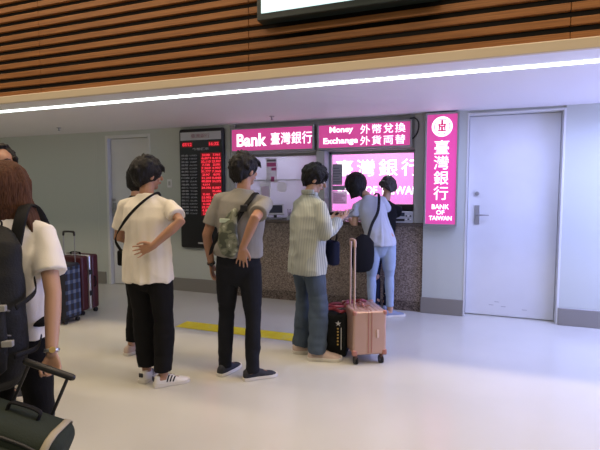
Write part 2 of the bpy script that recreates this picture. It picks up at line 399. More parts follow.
for k, c in enumerate(cur):
    zz = z0 + (z1 - z0) * k / (len(cur) - 1)
    text(c, .26, .026, (-.19, -.0715, zz), m_wt, t, 'currency_name', bold=.01)
    for j, (cx, w) in enumerate(((.085, .15), (.25, .14))):
        if (k * 7 + j * 3) % 11 == 0 and k: continue
        v = '%.3f' % (random.choice([31.2, 4.05, 40.7, 23.9, .28, 22.6, 7.31, 35.1]) + random.random())
        text(v, w * (.8 + .2 * (k % 3 != 0)), .032, (cx, -.0735, zz), m_red, t, 'rate_digits', bold=.03)
b = NB(); box(b, (.0, -.0715, z1 - .03), (.325, -.0695, z0 + .03)); obj('led_panel', b, m_redb, t)
b = NB(); box(b, (-.06, -.074, .07), (.06, -.069, .09)); obj('maker_plate', b, m_wt, t)
# switch plate beside the board
t = empty('wall_switch', (-4.12, YW, 1.50), 0, 'small grey switch plate on the wall between left door and rate board', 'switch')
b = NB(); box(b, (-.04, -.012, 0), (.04, 0, .12), .004); obj('plate', b, m_white, t)
b = NB(); box(b, (-.018, -.018, .03), (.018, -.012, .09), .002); obj('rocker', b, mat('rocker_grey', (.4, .4, .4), .4), t)

# screen hung on the slats, top of frame
t = empty('hanging_display', (-.935, 3.46, 2.785), 0, 'dark framed lit white-blue display panel mounted on the wooden slats', 'display')
b = NB(); box(b, (-.695, -.09, 0), (.695, .02, .85), .006); obj('casing', b, mat('display_frame', (.012, .022, .022), .35), t)
b = NB(); box(b, (-.655, -.096, .05), (.655, -.088, .80)); obj('screen', b, mat('lit_screen', (.7, .9, .95), .3, emit=.85, ecol=(.62, .93, .97)), t)
# sprinklers
for i, (x, y) in enumerate(((-5.55, 5.0), (-2.30, 5.15))):
    t = empty('ceiling_sprinkler', (x, y, ZS), 0, ['small ceiling sprinkler on the soffit above the left door', 'small ceiling sprinkler on the soffit above the left pink sign'][i], 'sprinkler')
    b = NB(); cyl(b, (0, 0, -.008), (0, 0, .001), .03, 16); obj('flange', b, m_alu, t, True, auto=40)
    b = NB(); cyl(b, (0, 0, -.04), (0, 0, -.006), .009, 10); cyl(b, (0, 0, -.044), (0, 0, -.04), .018, 12); obj('nozzle', b, m_alu, t, True, auto=40)
# door scuffs, loose cable by the sign
for k, (x, z) in enumerate(((.20, .13), (.26, .17), (.33, .12), (.55, .10))):
    b = NB(); box(b, (x, 5.6985, z), (x + .05, 5.7005, z + .006)); obj('scuff_mark', b, mat('scuff_grey', (.30, .31, .34), .7), [o for o in COL.objects if o.name == 'door_2'][0])
b = NB(); tube(b, curve_pts([(-.72, 5.63, 2.31), (-.66, 5.585, 2.30), (-.62, 5.585, 2.24), (-.63, 5.585, 2.14), (-.67, 5.59, 2.08), (-.70, 5.6, 2.06)], 6), [.008] * 31, 8)
tag(obj('cable', b, m_black, None, True), 'short loose black cable looping beside the right end of the two-line sign', 'cable')
# yellow floor line
b = NB(); box(b, (-2.95, 4.05, .0005), (-1.36, 4.27, .003))
t = obj('floor_marking', b, ramp_mat('worn_yellow', 'noise', [(.35, (.74, .58, .02)), (.56, (.78, .64, .03)), (.75, (.62, .56, .2))], rough=.5, scale=9, detail=6))
tag(t, 'worn yellow waiting line taped on the floor behind the queue', 'floor line')

# ------------------------------------------------------------------ people
def skinm(n, c): return mat(n, c, .5, bump=.03, bscale=200, sss=.08)
SK1 = skinm('skin_tan', (.37, .195, .12)); SK2 = skinm('skin_light', (.47, .28, .19)); SKL = mat('lips', (.38, .12, .10), .5)
m_eyew = mat('eye_white', (.7, .68, .66), .3); m_hairb = mat('black_hair', (.007, .006, .006), .5, bump=.6, bscale=60, stretch=(6, 6, 1), spec=.3)
m_hairbr = mat('brown_hair', (.085, .036, .017), .65, bump=.8, bscale=40, stretch=(7, 7, .7), var=.5, vscale=30, spec=.2)
m_hairg = mat('greyish_brown_hair', (.045, .038, .036), .5, bump=.6, bscale=60, stretch=(6, 6, 1))

def hand(bm, wrist, d, n, side, curl=.35, s=1., spread=1., thumb_in=.3):
    """palm, four unequal fingers and a thumb; n is the way the palm faces"""
    d = V(d).normalized(); n = V(n); n = (n - d * n.dot(d)).normalized(); l = d.cross(n) * side; w = V(wrist)
    k = .95 * s
    def P(a, b_, c): return w + (d * a + l * b_ + n * c) * k
    tube(bm, [P(-.02, 0, 0), P(.02, 0, 0), P(.055, .002, 0), P(.088, .0, 0)], [(.026 * k, .019 * k), (.034 * k, .016 * k), (.041 * k, .015 * k), (.038 * k, .012 * k)], 12, l)
    for off, ln, r in ((.0315, .072, .0088), (.0105, .080, .0090), (-.0105, .074, .0086), (-.031, .058, .0078)):
        a = 0; p = V((.078, off, 0)); pts = [P(*p)]; rr = [r * k]
        for sg, fr in enumerate((.45, .31, .24)):
            a += curl * (.8 if sg == 0 else 1.)
            p = p + V((math.cos(a) * ln * fr, off * .22 * spread * (sg < 2), math.sin(a) * ln * fr)); pts.append(P(*p)); rr.append(r * k * (1 - .1 * (sg + 1)))
        tube(bm, pts, rr, 10)
    th = thumb_in
    tube(bm, [P(.015, .022, .004), P(.045, .046, .006 + .02 * th), P(.072, .058 - .012 * th, .01 + .045 * th), P(.094, .060 - .03 * th, .012 + .065 * th)], [.014 * k, .0115 * k, .0100 * k, .0085 * k], 10)

def person(spec):
    H = spec['H']; s = H / 1.72; a = spec['a']
    root = empty('person', (spec['x'], spec['y'], 0), R(a - 90), spec['label'], 'person', spec.get('group'))
    S = lambda p: V(p) * s
    lean = spec.get('lean', (0, 0)); fat = spec.get('fat', 1.)
    female = spec.get('f', False)
    pel = V(spec.get('pelvis', (0, 0, .93)))
    chest = V(spec.get('chest', (lean[0] * .6, lean[1] * .6, 1.27))); neck = V(spec.get('neck', (lean[0], lean[1], 1.46)))
    ax = (neck - pel).normalized(); wv = V(spec.get('wv', (1, 0, 0)))
    sw = .165 if female else .182
    sh = {}
    for sd, g in (('R', 1), ('L', -1)):
        sh[sd] = V(spec['sh' + sd]) if 'sh' + sd in spec else neck + (wv - ax * wv.dot(ax)).normalized() * sw * g - ax * .085
    # head frame
    hy, hp, hr = spec.get('head', (0, 0, 0))
    hc = V(spec.get('hc', neck + ax * .06 + V((0, .030, .083))))
    HM = Matrix.Translation(S(hc)) @ Matrix.Rotation(R(hy), 4, 'Z') @ Matrix.Rotation(R(hp), 4, 'X') @ Matrix.Rotation(R(hr), 4, 'Y') @ Matrix.Scale(s * spec.get('hs', 1.0), 4)
    b = NB()
    w = fat
    mid = pel.lerp(chest, .5)
    def T(ptr, rr, wvv=(1, 0, 0), seg=20, rnd=True, bm=None): tube(bm if bm is not None else b, [S(p) for p in ptr], [(q[0] * s, q[1] * s) if isinstance(q, tuple) else q * s for q in rr], seg, wvv, rnd)
    T([pel - V((0, 0, .06)), pel + V((0, 0, .03)), mid, chest, chest.lerp(neck, .55), neck - ax * .02], [(.155 * w, .105 * w), (.155 * w, .105 * w), (.13 * w, .09 * w), (.14 * w, .095 * w), (.125 * w, .08 * w), (.06, .055)], wv)
    T([neck - ax * .05, neck + ax * .02, hc + V((0, 0, -.03))], [.062, .053, .052], wv, 14)
    feet = spec.get('feet', {'R': (.10, .0, -8), 'L': (-.10, .0, 8)})
    legs = {}
    for sd, g in (('R', 1), ('L', -1)):
        hip = pel + V((.085 * g, 0, -.04)); fx, fy, fz = feet[sd]
        ank = V((fx, fy, .085)); kn = hip.lerp(ank, .5) + V(spec.get('knee' + sd, (.01 * g, .035, .0)))
        legs[sd] = (hip, kn, ank, fz)
        T([hip, hip.lerp(kn, .5), kn, kn.lerp(ank, .35), ank], [.078, .066, .052, .05, .036], seg=14)
        yr = R(fz); fd = V((-math.sin(yr), math.cos(yr), 0))
        T([ank + V((0, 0, -.03)) - fd * .03, ank + V((0, 0, -.04)) + fd * .05, ank + V((0, 0, -.055)) + fd * .12], [.032, .03, .02], seg=12)
    arms = {}
    for sd, g in (('R', 1), ('L', -1)):
        A = spec['arm' + sd]; el, wr = V(A['e']), V(A['w']); s0 = sh[sd]
        arms[sd] = (s0, el, wr)
        T([s0 - ax * .005, s0.lerp(el, .5), el, el.lerp(wr, .3), wr], [.040, .041, .037, .037, .025], seg=14)
        hand(b, S(wr), A['d'], A['n'], g, A.get('c', .3), s * (.93 if female else 1.0), thumb_in=A.get('t', .3))
    # head: skull, jaw, chin, nose, brow, ears, lips
    ell(b, (0, -.012, .028), (.074, .094, .088), HM); ell(b, (0, .022, -.030), (.058, .066, .072), HM); ell(b, (0, .060, -.082), (.024, .022, .022), HM)
    ell(b, (0, .055, .030), (.056, .038, .045), HM)
    tube(b, [(0, .085, .022), (0, .098, .0), (0, .108, -.018)], [.009, .010, .014], 10, M=HM); ell(b, (0, .083, -.050), (.022, .014, .012), HM)
    for g in (1, -1):
        ell(b, (.077 * g, -.004, -.008), (.011, .020, .031), HM, rot=Matrix.Rotation(R(-18 * g), 3, 'Z'))
        ell(b, (.035 * g, .062, -.022), (.022, .02, .02), HM)
    body = obj('body', remesh(b, .0052, 2), spec.get('skin', SK2), root, True)
    for g in (1, -1):
        b = NB(); ell(b, (.031 * g, .083, .008), (.013, .009, .008), HM); e = obj('eye', b, m_eyew, body, True)
        b = NB(); ell(b, (.031 * g, .0895, .008), (.006, .004, .006), HM); obj('iris', b, m_hairb, e, True)
        b = NB(); tube(b, [(.015 * g, .092, .028), (.032 * g, .089, .033), (.050 * g, .078, .028)], [.003, .004, .002], 8, M=HM); obj('eyebrow', b, m_hairb, body, True)
    b = NB(); ell(b, (0, .0955, -.050), (.020, .006, .007), HM); obj('lips', b, SKL, body, True)

    # clothes
    c = spec['shirt']; hem = c.get('hem', .84); L_ = c.get('loose', 1.)
    bm = NB()
    hp_ = pel + V((0, 0, hem - pel.z)) if hem < pel.z else pel.lerp(chest, (hem - pel.z) / (chest.z - pel.z))
    T([hp_, pel.lerp(hp_, .4) if hem < pel.z else hp_.lerp(mid, .3), mid, chest, chest.lerp(neck, .5), neck - ax * .060, neck - ax * .022, neck + ax * .005],
      [(.186 * L_, .138 * L_), (.185 * L_, .136 * L_), (.172 * L_, .128 * L_), (.18 * L_, .13 * L_), (.178, .118), (.150, .098), (.095, .078), (.070, .066)] if not female else
      [(.172 * L_, .128 * L_), (.172 * L_, .125 * L_), (.150 * L_, .110 * L_), (.162 * L_, .118 * L_), (.160, .108), (.135, .092), (.088, .072), (.064, .060)], wv, 28, False, bm)
    fr = c.get('sleeve', .62)
    for sd in 'RL':
        s0, el, wr = arms[sd]; inn = s0.lerp(neck - ax * .11, .42)
        if fr <= 1:
            T([inn, s0, s0.lerp(el, fr * .5), s0.lerp(el, fr)], [.046, .053, .059 * L_, .066 * L_], seg=18, rnd=False, bm=bm)
        else:
            q = fr - 1
            T([inn, s0, s0.lerp(el, .5), el, el.lerp(wr, q * .5), el.lerp(wr, q)], [.048, .055, .060 * L_, .062 * L_, .056 * L_, .046 * L_], seg=18, rnd=False, bm=bm)
        T([neck - ax * .040, neck.lerp(s0, .55) - ax * .024 + ax * .0, s0 - ax * .008], [.052, .054, .054], seg=16, bm=bm)
        ell(bm, S(s0 - ax * .012), (.053 * s, .056 * s, .054 * s))
    amp = c.get('fold', .012); seed = spec['x'] * 7.3
    def fold(p):
        az = math.atan2(p.x, p.y + .001)
        n1 = noise.noise(V((az * 2.4 + seed, p.z * 2.2, abs(p.x) * 3)))
        n2 = 1 - abs(noise.noise(V((p.x * 6 + p.z * 5, p.y * 6 + seed, p.z * 6 - p.x * 4)))) * 3
        n3 = noise.noise(V((p.x * 15, p.y * 15 + seed, p.z * 8)))
        t = min(1., max(0., (1.34 * s - p.z) / (.4 * s)))
        return amp * ((.15 + .95 * t) * n1 * 1.3 + (.35 + .3 * t) * n2 * .5 + n3 * .35)
    obj(c.get('name', 'shirt'), remesh(bm, .008, 3, fold), c['m'], root, True)
    if c.get('collar'):
        bm = NB(); pts = []
        for k in range(25):
            an = 2 * PI * k / 24
            pts.append(S(neck + ax * .012 + V((math.cos(an) * .072, math.sin(an) * .068, 0)) + ax * (.012 if math.sin(an) < 0 else -.01)))
        tube(bm, pts, [(.022 * s, .007 * s)] * 25, 8, (0, 0, 1), False); obj('collar', bm, c['m'], root, True)
    # trousers
    c2 = spec['trousers']; l2 = c2.get('loose', 1.)
    bm = NB(); ff = .88 if female else 1.
    T([pel + V((0, 0, .04 if female else .10)), pel + V((0, 0, .02)), pel - V((0, 0, .06)), pel - V((0, 0, .11))], [(.150 * w * ff, .110 * ff), (.170 * w * ff, .125 * w * ff), (.174 * w * ff, .128 * w * ff), (.150 * w * ff, .11 * w * ff)], wv, 24, True, bm)
    for sd, g in (('R', 1), ('L', -1)):
        hip, kn, ank, fz = legs[sd]; top = hip + V((0, 0, -.01))
        end = ank + V((0, 0, c2.get('end', -.03)))
        kr = c2.get('kr', .066); ar = c2.get('ar', .056)
        T([top, top.lerp(kn, .35), top.lerp(kn, .75), kn, kn.lerp(end, .35), kn.lerp(end, .75), end], [(.094 * l2, .098 * l2), (.088 * l2, .092 * l2), (.074 * l2, .08 * l2), kr * l2, kr * l2 * 1.02, ar * 1.06 * l2, ar * l2], seg=18, rnd=False, bm=bm)
    amp2 = c2.get('fold', .008)
    def fold2(p):
        n1 = noise.noise(V((p.x * 8 + seed, p.y * 8, p.z * 7))); n2 = noise.noise(V((p.x * 14, p.y * 14 + seed, p.z * 20)))
        k = 1.0 if p.z < .25 * s else (.8 if abs(p.z - .48 * s) < .1 else .45)
        return amp2 * k * (n1 + n2 * .8)
    tr = obj('trousers', remesh(bm, .008, 2, fold2), c2['m'], root, True)
    if spec.get('pockets'):
        for g in (1, -1):
            bm = NB(); n_ = 5
            P0 = S(pel + V((.075 * g, -.137 * w, -.03)))
            box(bm, (P0.x - .052, P0.y - .004, P0.z - .11), (P0.x + .052, P0.y + .03, P0.z), .008); obj('back_pocket', bm, c2['m'], tr)
    # shoes
    for sd, g in (('R', 1), ('L', -1)):
        hip, kn, ank, fz = legs[sd]; shoe(root, S(V((ank.x, ank.y, 0))), R(fz), s * spec.get('ss', 1), spec['shoes'], g)
    # hair
    hair(root, HM, spec['hair'])
    root['_j'] = 0; del root['_j']
    return root, arms, HM, s

def shoe(root, p, yaw, s, st, g):
    M = Matrix.Translation(p) @ Matrix.Rotation(yaw, 4, 'Z') @ Matrix.Scale(s, 4)
    ys = [-.075, -.07, -.05, -.01, .03, .07, .11, .145, .17, .188, .194]
    ws = [.012, .026, .034, .036, .037, .041, .044, .043, .036, .020, .008]
    hs = [.030, .075, .088, .088, .085, .070, .052, .045, .038, .028, .018]
    cur = lambda y: .004 * math.sin((y + .05) * 20) * g * -1
    bulk = st.get('bulk', 1.)
    def sec(i, off=0., z0=.016, top=True):
        y, w, h = ys[i], ws[i] * bulk + off, hs[i] + off; r = []
        for k in range(17):
            t = PI * k / 16; cx, sz = math.cos(t), math.sin(t)
            r.append(M @ V((math.copysign(abs(cx) ** .75, cx) * w + cur(y), y, z0 + sz ** .8 * (h - .016) if sz > 0 else z0)))
        return r
    bm = NB(); rings(bm, [sec(i) for i in range(len(ys))])
    u = obj('shoe', bm, st['m'], root, True)
    bm = NB(); sr = []
    for i, y in enumerate(ys):
        w = ws[i] * bulk + .005; yy = y * 1.03
        sr.append([M @ V((q[0] * w + cur(y), yy, q[1])) for q in ((-1, .002), (-1.02, .012), (-.98, .026), (.98, .026), (1.02, .012), (1, .002))])
    rings(bm, sr); obj('sole', bm, st['sole'], u, True, auto=35)
    if st.get('stripes'):
        for sg in (1, -1):
            for k in range(3):
                y = .030 + k * .022; bm = NB(); pts = []
                for j in range(7):
                    t = .12 + .66 * j / 6; yy = y + .022 * (j / 6) - .01; idx = 0
                    while idx < len(ys) - 2 and ys[idx + 1] < yy: idx += 1
                    q = (yy - ys[idx]) / (ys[idx + 1] - ys[idx]); w = ws[idx] + (ws[idx + 1] - ws[idx]) * q; h = hs[idx] + (hs[idx + 1] - hs[idx]) * q
                    an = t * PI / 2; pts.append(M @ V((sg * (math.cos(an) ** .75) * w * 1.02 + cur(yy), yy, .017 + math.sin(an) ** .8 * (h - .014))))
                tube(bm, pts, [(.0055, .0015)] * 7, 6, M.to_3x3() @ V((0, 1, 0)), False); obj('stripe', bm, st['stripes'], u)
        bm = NB(); box(bm, (-.018, -.082, .05), (.018, -.070, .082), .004, 1, M); obj('heel_tab', bm, st['stripes'], u)
    bm = NB(); ell(bm, (cur(0), .0, .088), (.03, .036, .012), M); obj('shoe_collar', bm, st.get('inner', m_black), u, True)

def hair(root, HM, h):
    bm = NB(); k = h.get('style', 'short')
    vol = h.get('vol', 1.)
    rnd = random.Random(h.get('seed', 1))
    ell(bm, (0, -.018 - (.02 if h.get('open') else 0), .040), (.088 * vol, .104 * vol, .092 * vol), HM)
    ell(bm, (0, -.050, .005), (.078 * vol, .070 * vol, .078 * vol), HM)
    ell(bm, (0, -.058, -.045), (.056, .045, .045), HM)
    if k == 'short':
        for i in range(90):      # tufts
            az = rnd.uniform(0, 2 * PI); el_ = rnd.uniform(-.1, 1.45)
            d = V((math.cos(az) * math.cos(el_), math.sin(az) * math.cos(el_), math.sin(el_)))
            if (d.y > .55 and d.z < .35) or (h.get('open') and d.y > .1 and d.z < .75): continue
            base = V((d.x * .078 * vol, d.y * .092 * vol - .018, d.z * .082 * vol + .038))
            dirn = (d * .35 + V((rnd.uniform(-.5, .5), rnd.uniform(-.2, .5), -.9 * (1 - d.z) - .05))).normalized()
            ln = rnd.uniform(.022, .034) * vol
            tube(bm, [base, base + d * .006 + dirn * ln * .5, base - d * .002 + dirn * ln], [.018, .014, .004], 7, M=HM)
        for i in range(0 if h.get('open') else 9):       # fringe over the forehead
            x = (i - 4) * .016
            tube(bm, [(x, .055, .085), (x * 1.05, .088, .065), (x * 1.1 + .004, .096, .040 - .006 * (i % 3))], [.016, .013, .004], 7, M=HM)
        for g in (1, -1):        # sides above and behind the ears
            for j in range(5):
                tube(bm, [(.080 * g, -.045 + j * .022, .045), (.084 * g, -.048 + j * .022, .018), (.080 * g, -.050 + j * .024, -.012 + .01 * (j % 2) + (.012 if j > 1 else -.012))], [.015, .012, .004], 7, M=HM)
        for j in range(9):       # nape
            x = (j - 4) * .015
            tube(bm, [(x, -.088, .0), (x * .95, -.088, -.05), (x * .85, -.070, -.088 - .008 * (j % 2))], [.018, .014, .004], 7, M=HM)
        vox = .0055
    elif k == 'long':
        ln = h['len']
        for sx in range(-6, 7):
            x = sx * .0145
            tube(bm, [(x * .8, -.04 - .03 * (1 - abs(sx) / 6), .10), (x * 1.05, -.098 + .05 * abs(sx / 6) ** 2, .03), (x * 1.15, -.10 + .06 * abs(sx / 6) ** 2, -.06), (x * 1.25, -.098 + .06 * abs(sx / 6), -.14), (x * 1.3 + .006 * (sx % 2), -.11 + .05 * abs(sx / 6), -.14 - ln * (.7 + .1 * (sx % 3)))],
                 [.022, .026, .024, .02, .006], 9, M=HM)
        for g in (1, -1):        # lengths falling by the face and shoulders
            for j in range(4):
                tube(bm, [(.04 * g, .03 - j * .02, .10), (.084 * g, .020 - j * .022, .04), (.090 * g, .010 - j * .025, -.05), (.118 * g, .0 - j * .025, -.12), (.140 * g + .006 * g * j, .02 - j * .03, -.13 - ln * (.5 + .12 * (j % 2)))],
                     [.016, .018, .018, .016, .005], 8, M=HM)
        vox = .006
    else:                        # tied-back or bob
        for sx in range(-5, 6):
            x = sx * .016
            tube(bm, [(x, -.04, .10), (x * 1.05, -.10 + .06 * abs(sx / 5) ** 2, .02), (x * 1.1, -.095 + .07 * abs(sx / 5) ** 2, -.06), (x, -.075 + .07 * abs(sx / 5), -.10 - h.get('len', .0))], [.02, .024, .022, .008], 8, M=HM)
        if h.get('tail'):
            tube(bm, [(0, -.10, .02), (0, -.14, .0), (0, -.15, -.05), (0, -.135, -.11)], [.02, .026, .022, .006], 10, M=HM)
        vox = .006
    sd = h.get('seed', 1)
    IM = HM.inverted()
    def dsp(p):
        q = IM @ p
        return .0035 * noise.noise(V((q.x * 60 + sd, q.y * 60, q.z * 14)))
    o = obj('hair', remesh(bm, vox, 1, dsp), h.get('m', m_hairb), root, True)
    return o

# clothing materials
m_tee = mat('cream_cotton', (.74, .69, .60), .85, bump=.15, bscale=250, sheen=.1)
m_teew = mat('white_cotton', (.78, .75, .69), .85, bump=.15, bscale=250)
m_grey = mat('grey_cotton', (.235, .225, .205), .9, bump=.2, bscale=220, var=.10, vscale=4)
m_blk = mat('black_cloth', (.006, .006, .007), .9, spec=.2, bump=.2, bscale=180)
m_blkj = mat('black_denim', (.009, .010, .014), .85, spec=.2, bump=.2, bscale=300, var=.3, vscale=5)
m_jean = mat('blue_denim', (.058, .085, .125), .85, bump=.25, bscale=260, var=.38, vscale=5, stretch=(1, 1, .5))
m_ltjean = mat('pale_blue_denim', (.30, .38, .52), .85, bump=.2, bscale=260, var=.12, vscale=5)
m_ltee = mat('pale_lilac_tee', (.43, .46, .54), .85, bump=.15, bscale=220)
m_navy = mat('navy_cloth', (.010, .013, .032), .85, spec=.2)
m_striped = ramp_mat('striped_cotton', 'wave', [(.30, (.44, .46, .41)), (.5, (.41, .44, .39)), (.62, (.29, .32, .30)), (1, (.28, .31, .29))], rough=.85, scale=27, bands='DIAGONAL', dist=.5, stretch=(1.15, 1.15, .12))
m_wsh = mat('white_leather', (.72, .70, .66), .4); m_sole = mat('white_rubber', (.66, .63, .57), .6); m_beige = mat('beige_suede', (.50, .39, .34), .8, var=.12, vscale=15)
m_bcanv = mat('black_canvas', (.02, .022, .03), .8); m_greyshoe = mat('blue_grey_canvas', (.22, .26, .36), .8)
m_strap = mat('black_webbing', (.006, .006, .007), .7, spec=.25, bump=.3, bscale=300)

# 1 man in cream T-shirt, hand behind the back
P1 = person(dict(x=-2.26, y=2.79, a=101, H=1.68, label='man in cream T-shirt and black trousers with hand behind back', group=None,
    skin=SK1, head=(-40, -4, 0), feet={'R': (.125, -.045, -52), 'L': (-.05, .03, -8)}, lean=(.0, .0),
    armR=dict(e=(.325, -.13, 1.265), w=(.135, -.185, 1.09), d=(-.9, -.04, -.34), n=(.0, -1, .15), c=.22, t=.4),
    armL=dict(e=(-.26, .03, 1.12), w=(-.19, .25, 1.08), d=(.3, .9, .1), n=(1, 0, 0), c=.6),
    shirt=dict(m=m_tee, hem=.80, loose=1.06, sleeve=.72, fold=.016, name='shirt'), trousers=dict(m=m_blk, loose=1.06, kr=.074, ar=.062, end=.03, fold=.010),
    shoes=dict(m=m_wsh, sole=m_sole, stripes=m_bcanv, inner=m_wsh), hair=dict(style='short', vol=1.17, seed=3)))
# 2 man in grey T-shirt
P2 = person(dict(x=-1.685, y=3.13, a=104, H=1.72, label='man in grey T-shirt and dark jeans with sling bag on his back', skin=SK1,
    head=(-38, -2, 0), feet={'R': (.115, -.05, -60), 'L': (-.125, .03, -22)},
    armR=dict(e=(.185, -.25, 1.255), w=(.085, -.20, 1.04), d=(-.12, .08, -1), n=(0.1, 1, .1), c=.12, t=.1),
    armL=dict(e=(-.245, -.01, 1.11), w=(-.235, .06, .87), d=(.05, .1, -1), n=(1, 0, 0), c=.4),
    shirt=dict(m=m_grey, hem=.955, loose=1.05, sleeve=.72, fold=.012, name='shirt'), trousers=dict(m=m_blkj, loose=1., kr=.062, ar=.052, fold=.008),
    shoes=dict(m=m_bcanv, sole=m_sole), lean=(.045, 0), hair=dict(style='short', vol=1.12, seed=8)))
# 3 man in striped shirt
P3 = person(dict(x=-1.335, y=3.735, a=50, H=1.67, label='man in long sleeved striped shirt and ripped blue jeans looking down', skin=SK2,
    head=(-28, -24, 0), feet={'R': (.12, .03, -32), 'L': (-.11, .0, -18)}, lean=(0, .02),
    hc=(0, .075, 1.595),
    armR=dict(e=(.235, .05, 1.12), w=(.10, .28, 1.24), d=(-.35, .9, .25), n=(-.5, .2, 1), c=.5, t=.6),
    armL=dict(e=(-.235, .06, 1.12), w=(-.06, .28, 1.23), d=(.35, .9, .2), n=(.5, .2, 1), c=.5, t=.6),
    shirt=dict(m=m_striped, hem=.76, loose=1.15, sleeve=1.85, fold=.016, name='shirt', collar=True), trousers=dict(m=m_jean, loose=1.08, kr=.078, ar=.074, end=-.02, fold=.013),
    shoes=dict(m=m_beige, sole=m_sole, bulk=1.28, inner=m_beige), ss=1.12, hair=dict(style='short', vol=1.14, seed=12)))
# knee rips on the near trouser leg
P3r = P3[0]
tr3 = [c for c in P3r.children if c.name.startswith('trousers')][0]
for (z, dy, w_) in ((.60, .075, .035), (.555, .08, .03), (.51, .08, .032)):
    b = NB(); tube(b, [(.095 + .0, dy + .022, z + .004), (.125, dy + .012, z), (.150, dy - .012, z + .003)], [(.004, .008)] * 3, 8, (0, 1, 0)); obj('frayed_rip', b, mat('frayed_thread', (.42, .42, .40), .9), tr3, True)
# 4 woman at counter
P4 = person(dict(x=-.985, y=5.25, a=112, H=1.66, f=True, label='customer in pale tee and light blue jeans leaning on the counter', skin=SK2,
    pelvis=(0, -.03, .92), chest=(-.08, .08, 1.23), neck=(-.14, .16, 1.43), hc=(-.265, .25, 1.55), head=(10, -28, 0),
    feet={'R': (.115, -.04, -75), 'L': (-.10, -.02, 0)},
    armR=dict(e=(.17, .27, 1.16), w=(.08, .40, 1.17), d=(-.5, .8, -.1), n=(0, 0, -1), c=.2),
    armL=dict(e=(-.30, .08, 1.10), w=(-.33, .27, 1.15), d=(.3, .9, 0), n=(0, 0, -1), c=.2),
    shirt=dict(m=m_ltee, hem=.86, loose=1.04, sleeve=.55, fold=.012, name='shirt'), trousers=dict(m=m_ltjean, kr=.056, ar=.045, end=.04, fold=.006),
    shoes=dict(m=m_greyshoe, sole=m_sole), hair=dict(style='bob', vol=1.55, seed=21, len=.06)))
# 5 customer in dark top, beyond
P5 = person(dict(x=-1.0, y=5.47, a=100, H=1.60, f=True, fat=.85, label='customer in black top bending over the counter beside the one in pale tee', skin=SK2,
    pelvis=(0, -.04, .92), chest=(.02, .04, 1.22), neck=(.03, .09, 1.42), hc=(.06, .13, 1.62), head=(38, -10, -14), hs=.95,
    feet={'R': (.05, -.0, -20), 'L': (-.06, .03, 0)},
    armR=dict(e=(.19, .15, 1.20), w=(.08, .27, 1.19), d=(-.8, .5, .1), n=(0, 0, -1), c=.3),
    armL=dict(e=(-.2, .16, 1.16), w=(-.10, .26, 1.19), d=(.5, .8, 0), n=(0, 0, -1), c=.2),
    shirt=dict(m=m_blk, hem=.88, loose=.95, sleeve=1.8, name='shirt'), trousers=dict(m=m_navy, loose=.9, kr=.058, ar=.048, end=-.01),
    shoes=dict(m=m_greyshoe, sole=m_sole), hair=dict(style='short', vol=1.04, seed=5, m=m_hairg)))
# 0 woman, near left
P0 = person(dict(x=-1.95, y=1.46, a=121, H=1.58, hc=(.0, .03, 1.585), f=True, label='woman with long brown hair and white tee at the left edge', skin=SK2,
    head=(-8, 4, 0), feet={'R': (.10, -.02, -8), 'L': (-.10, .08, 6)},
    armR=dict(e=(.235, -.12, 1.09), w=(.25, -.215, .835), d=(.22, -.10, -1), n=(-.3, -.8, 0), c=.95, t=.8),
    armL=dict(e=(-.23, .0, 1.10), w=(-.20, .15, .92), d=(0, .4, -1), n=(1, 0, 0), c=.4),
    shirt=dict(m=m_teew, hem=.86, loose=1.12, sleeve=.66, fold=.014, name='shirt'), trousers=dict(m=m_blk, kr=.07, ar=.06),
    shoes=dict(m=m_bcanv, sole=m_sole), hair=dict(style='long', vol=1.16, len=.22, seed=2, m=m_hairbr)))
# 6 person half hidden behind her, 7 person hidden behind the man in cream
P6 = person(dict(x=-3.11, y=2.28, a=25, H=1.755, head=(-62, 0, 0), label='black haired person whose forehead shows above the brown haired woman', skin=SK1,
    feet={'R': (.10, 0, 0), 'L': (-.10, 0, 0)},
    armR=dict(e=(.22, 0, 1.1), w=(.18, .1, .88), d=(0, .2, -1), n=(-1, 0, 0)), armL=dict(e=(-.22, 0, 1.1), w=(-.18, .1, .88), d=(0, .2, -1), n=(1, 0, 0)),
    shirt=dict(m=m_navy, name='shirt'), trousers=dict(m=m_blk), shoes=dict(m=m_bcanv, sole=m_sole), hair=dict(style='short', seed=6, open=True)))
P7 = person(dict(x=-2.70, y=3.21, a=70, H=1.66, f=True, label='person in dark clothes mostly hidden in front of the man in cream', skin=SK2,
    feet={'R': (.10, 0, -30), 'L': (-.13, -.02, 10)},
    armR=dict(e=(.21, 0, 1.1), w=(.16, .14, .92), d=(0, .3, -1), n=(-1, 0, 0)), armL=dict(e=(-.21, 0, 1.1), w=(-.16, .14, .92), d=(0, .3, -1), n=(1, 0, 0)),
    shirt=dict(m=m_blk, name='shirt'), trousers=dict(m=m_blk, end=.03), shoes=dict(m=m_beige, sole=m_sole), hair=dict(style='tied', seed=6)))

# ------------------------------------------------------------------ worn and held things
def child_of(o, p): o.parent = p; return o
def thing_at(name, P, label, cat):
    r = P[0]; return empty(name, tuple(r.location), r.rotation_euler[2], label, cat)
def strapm(name, ctrl, w, th, m, parent, wv, n=8):
    b = NB(); pts = curve_pts(ctrl, n); tube(b, pts, [(w, th)] * len(pts), 8, wv, False); return obj(name, b, m, parent, True)

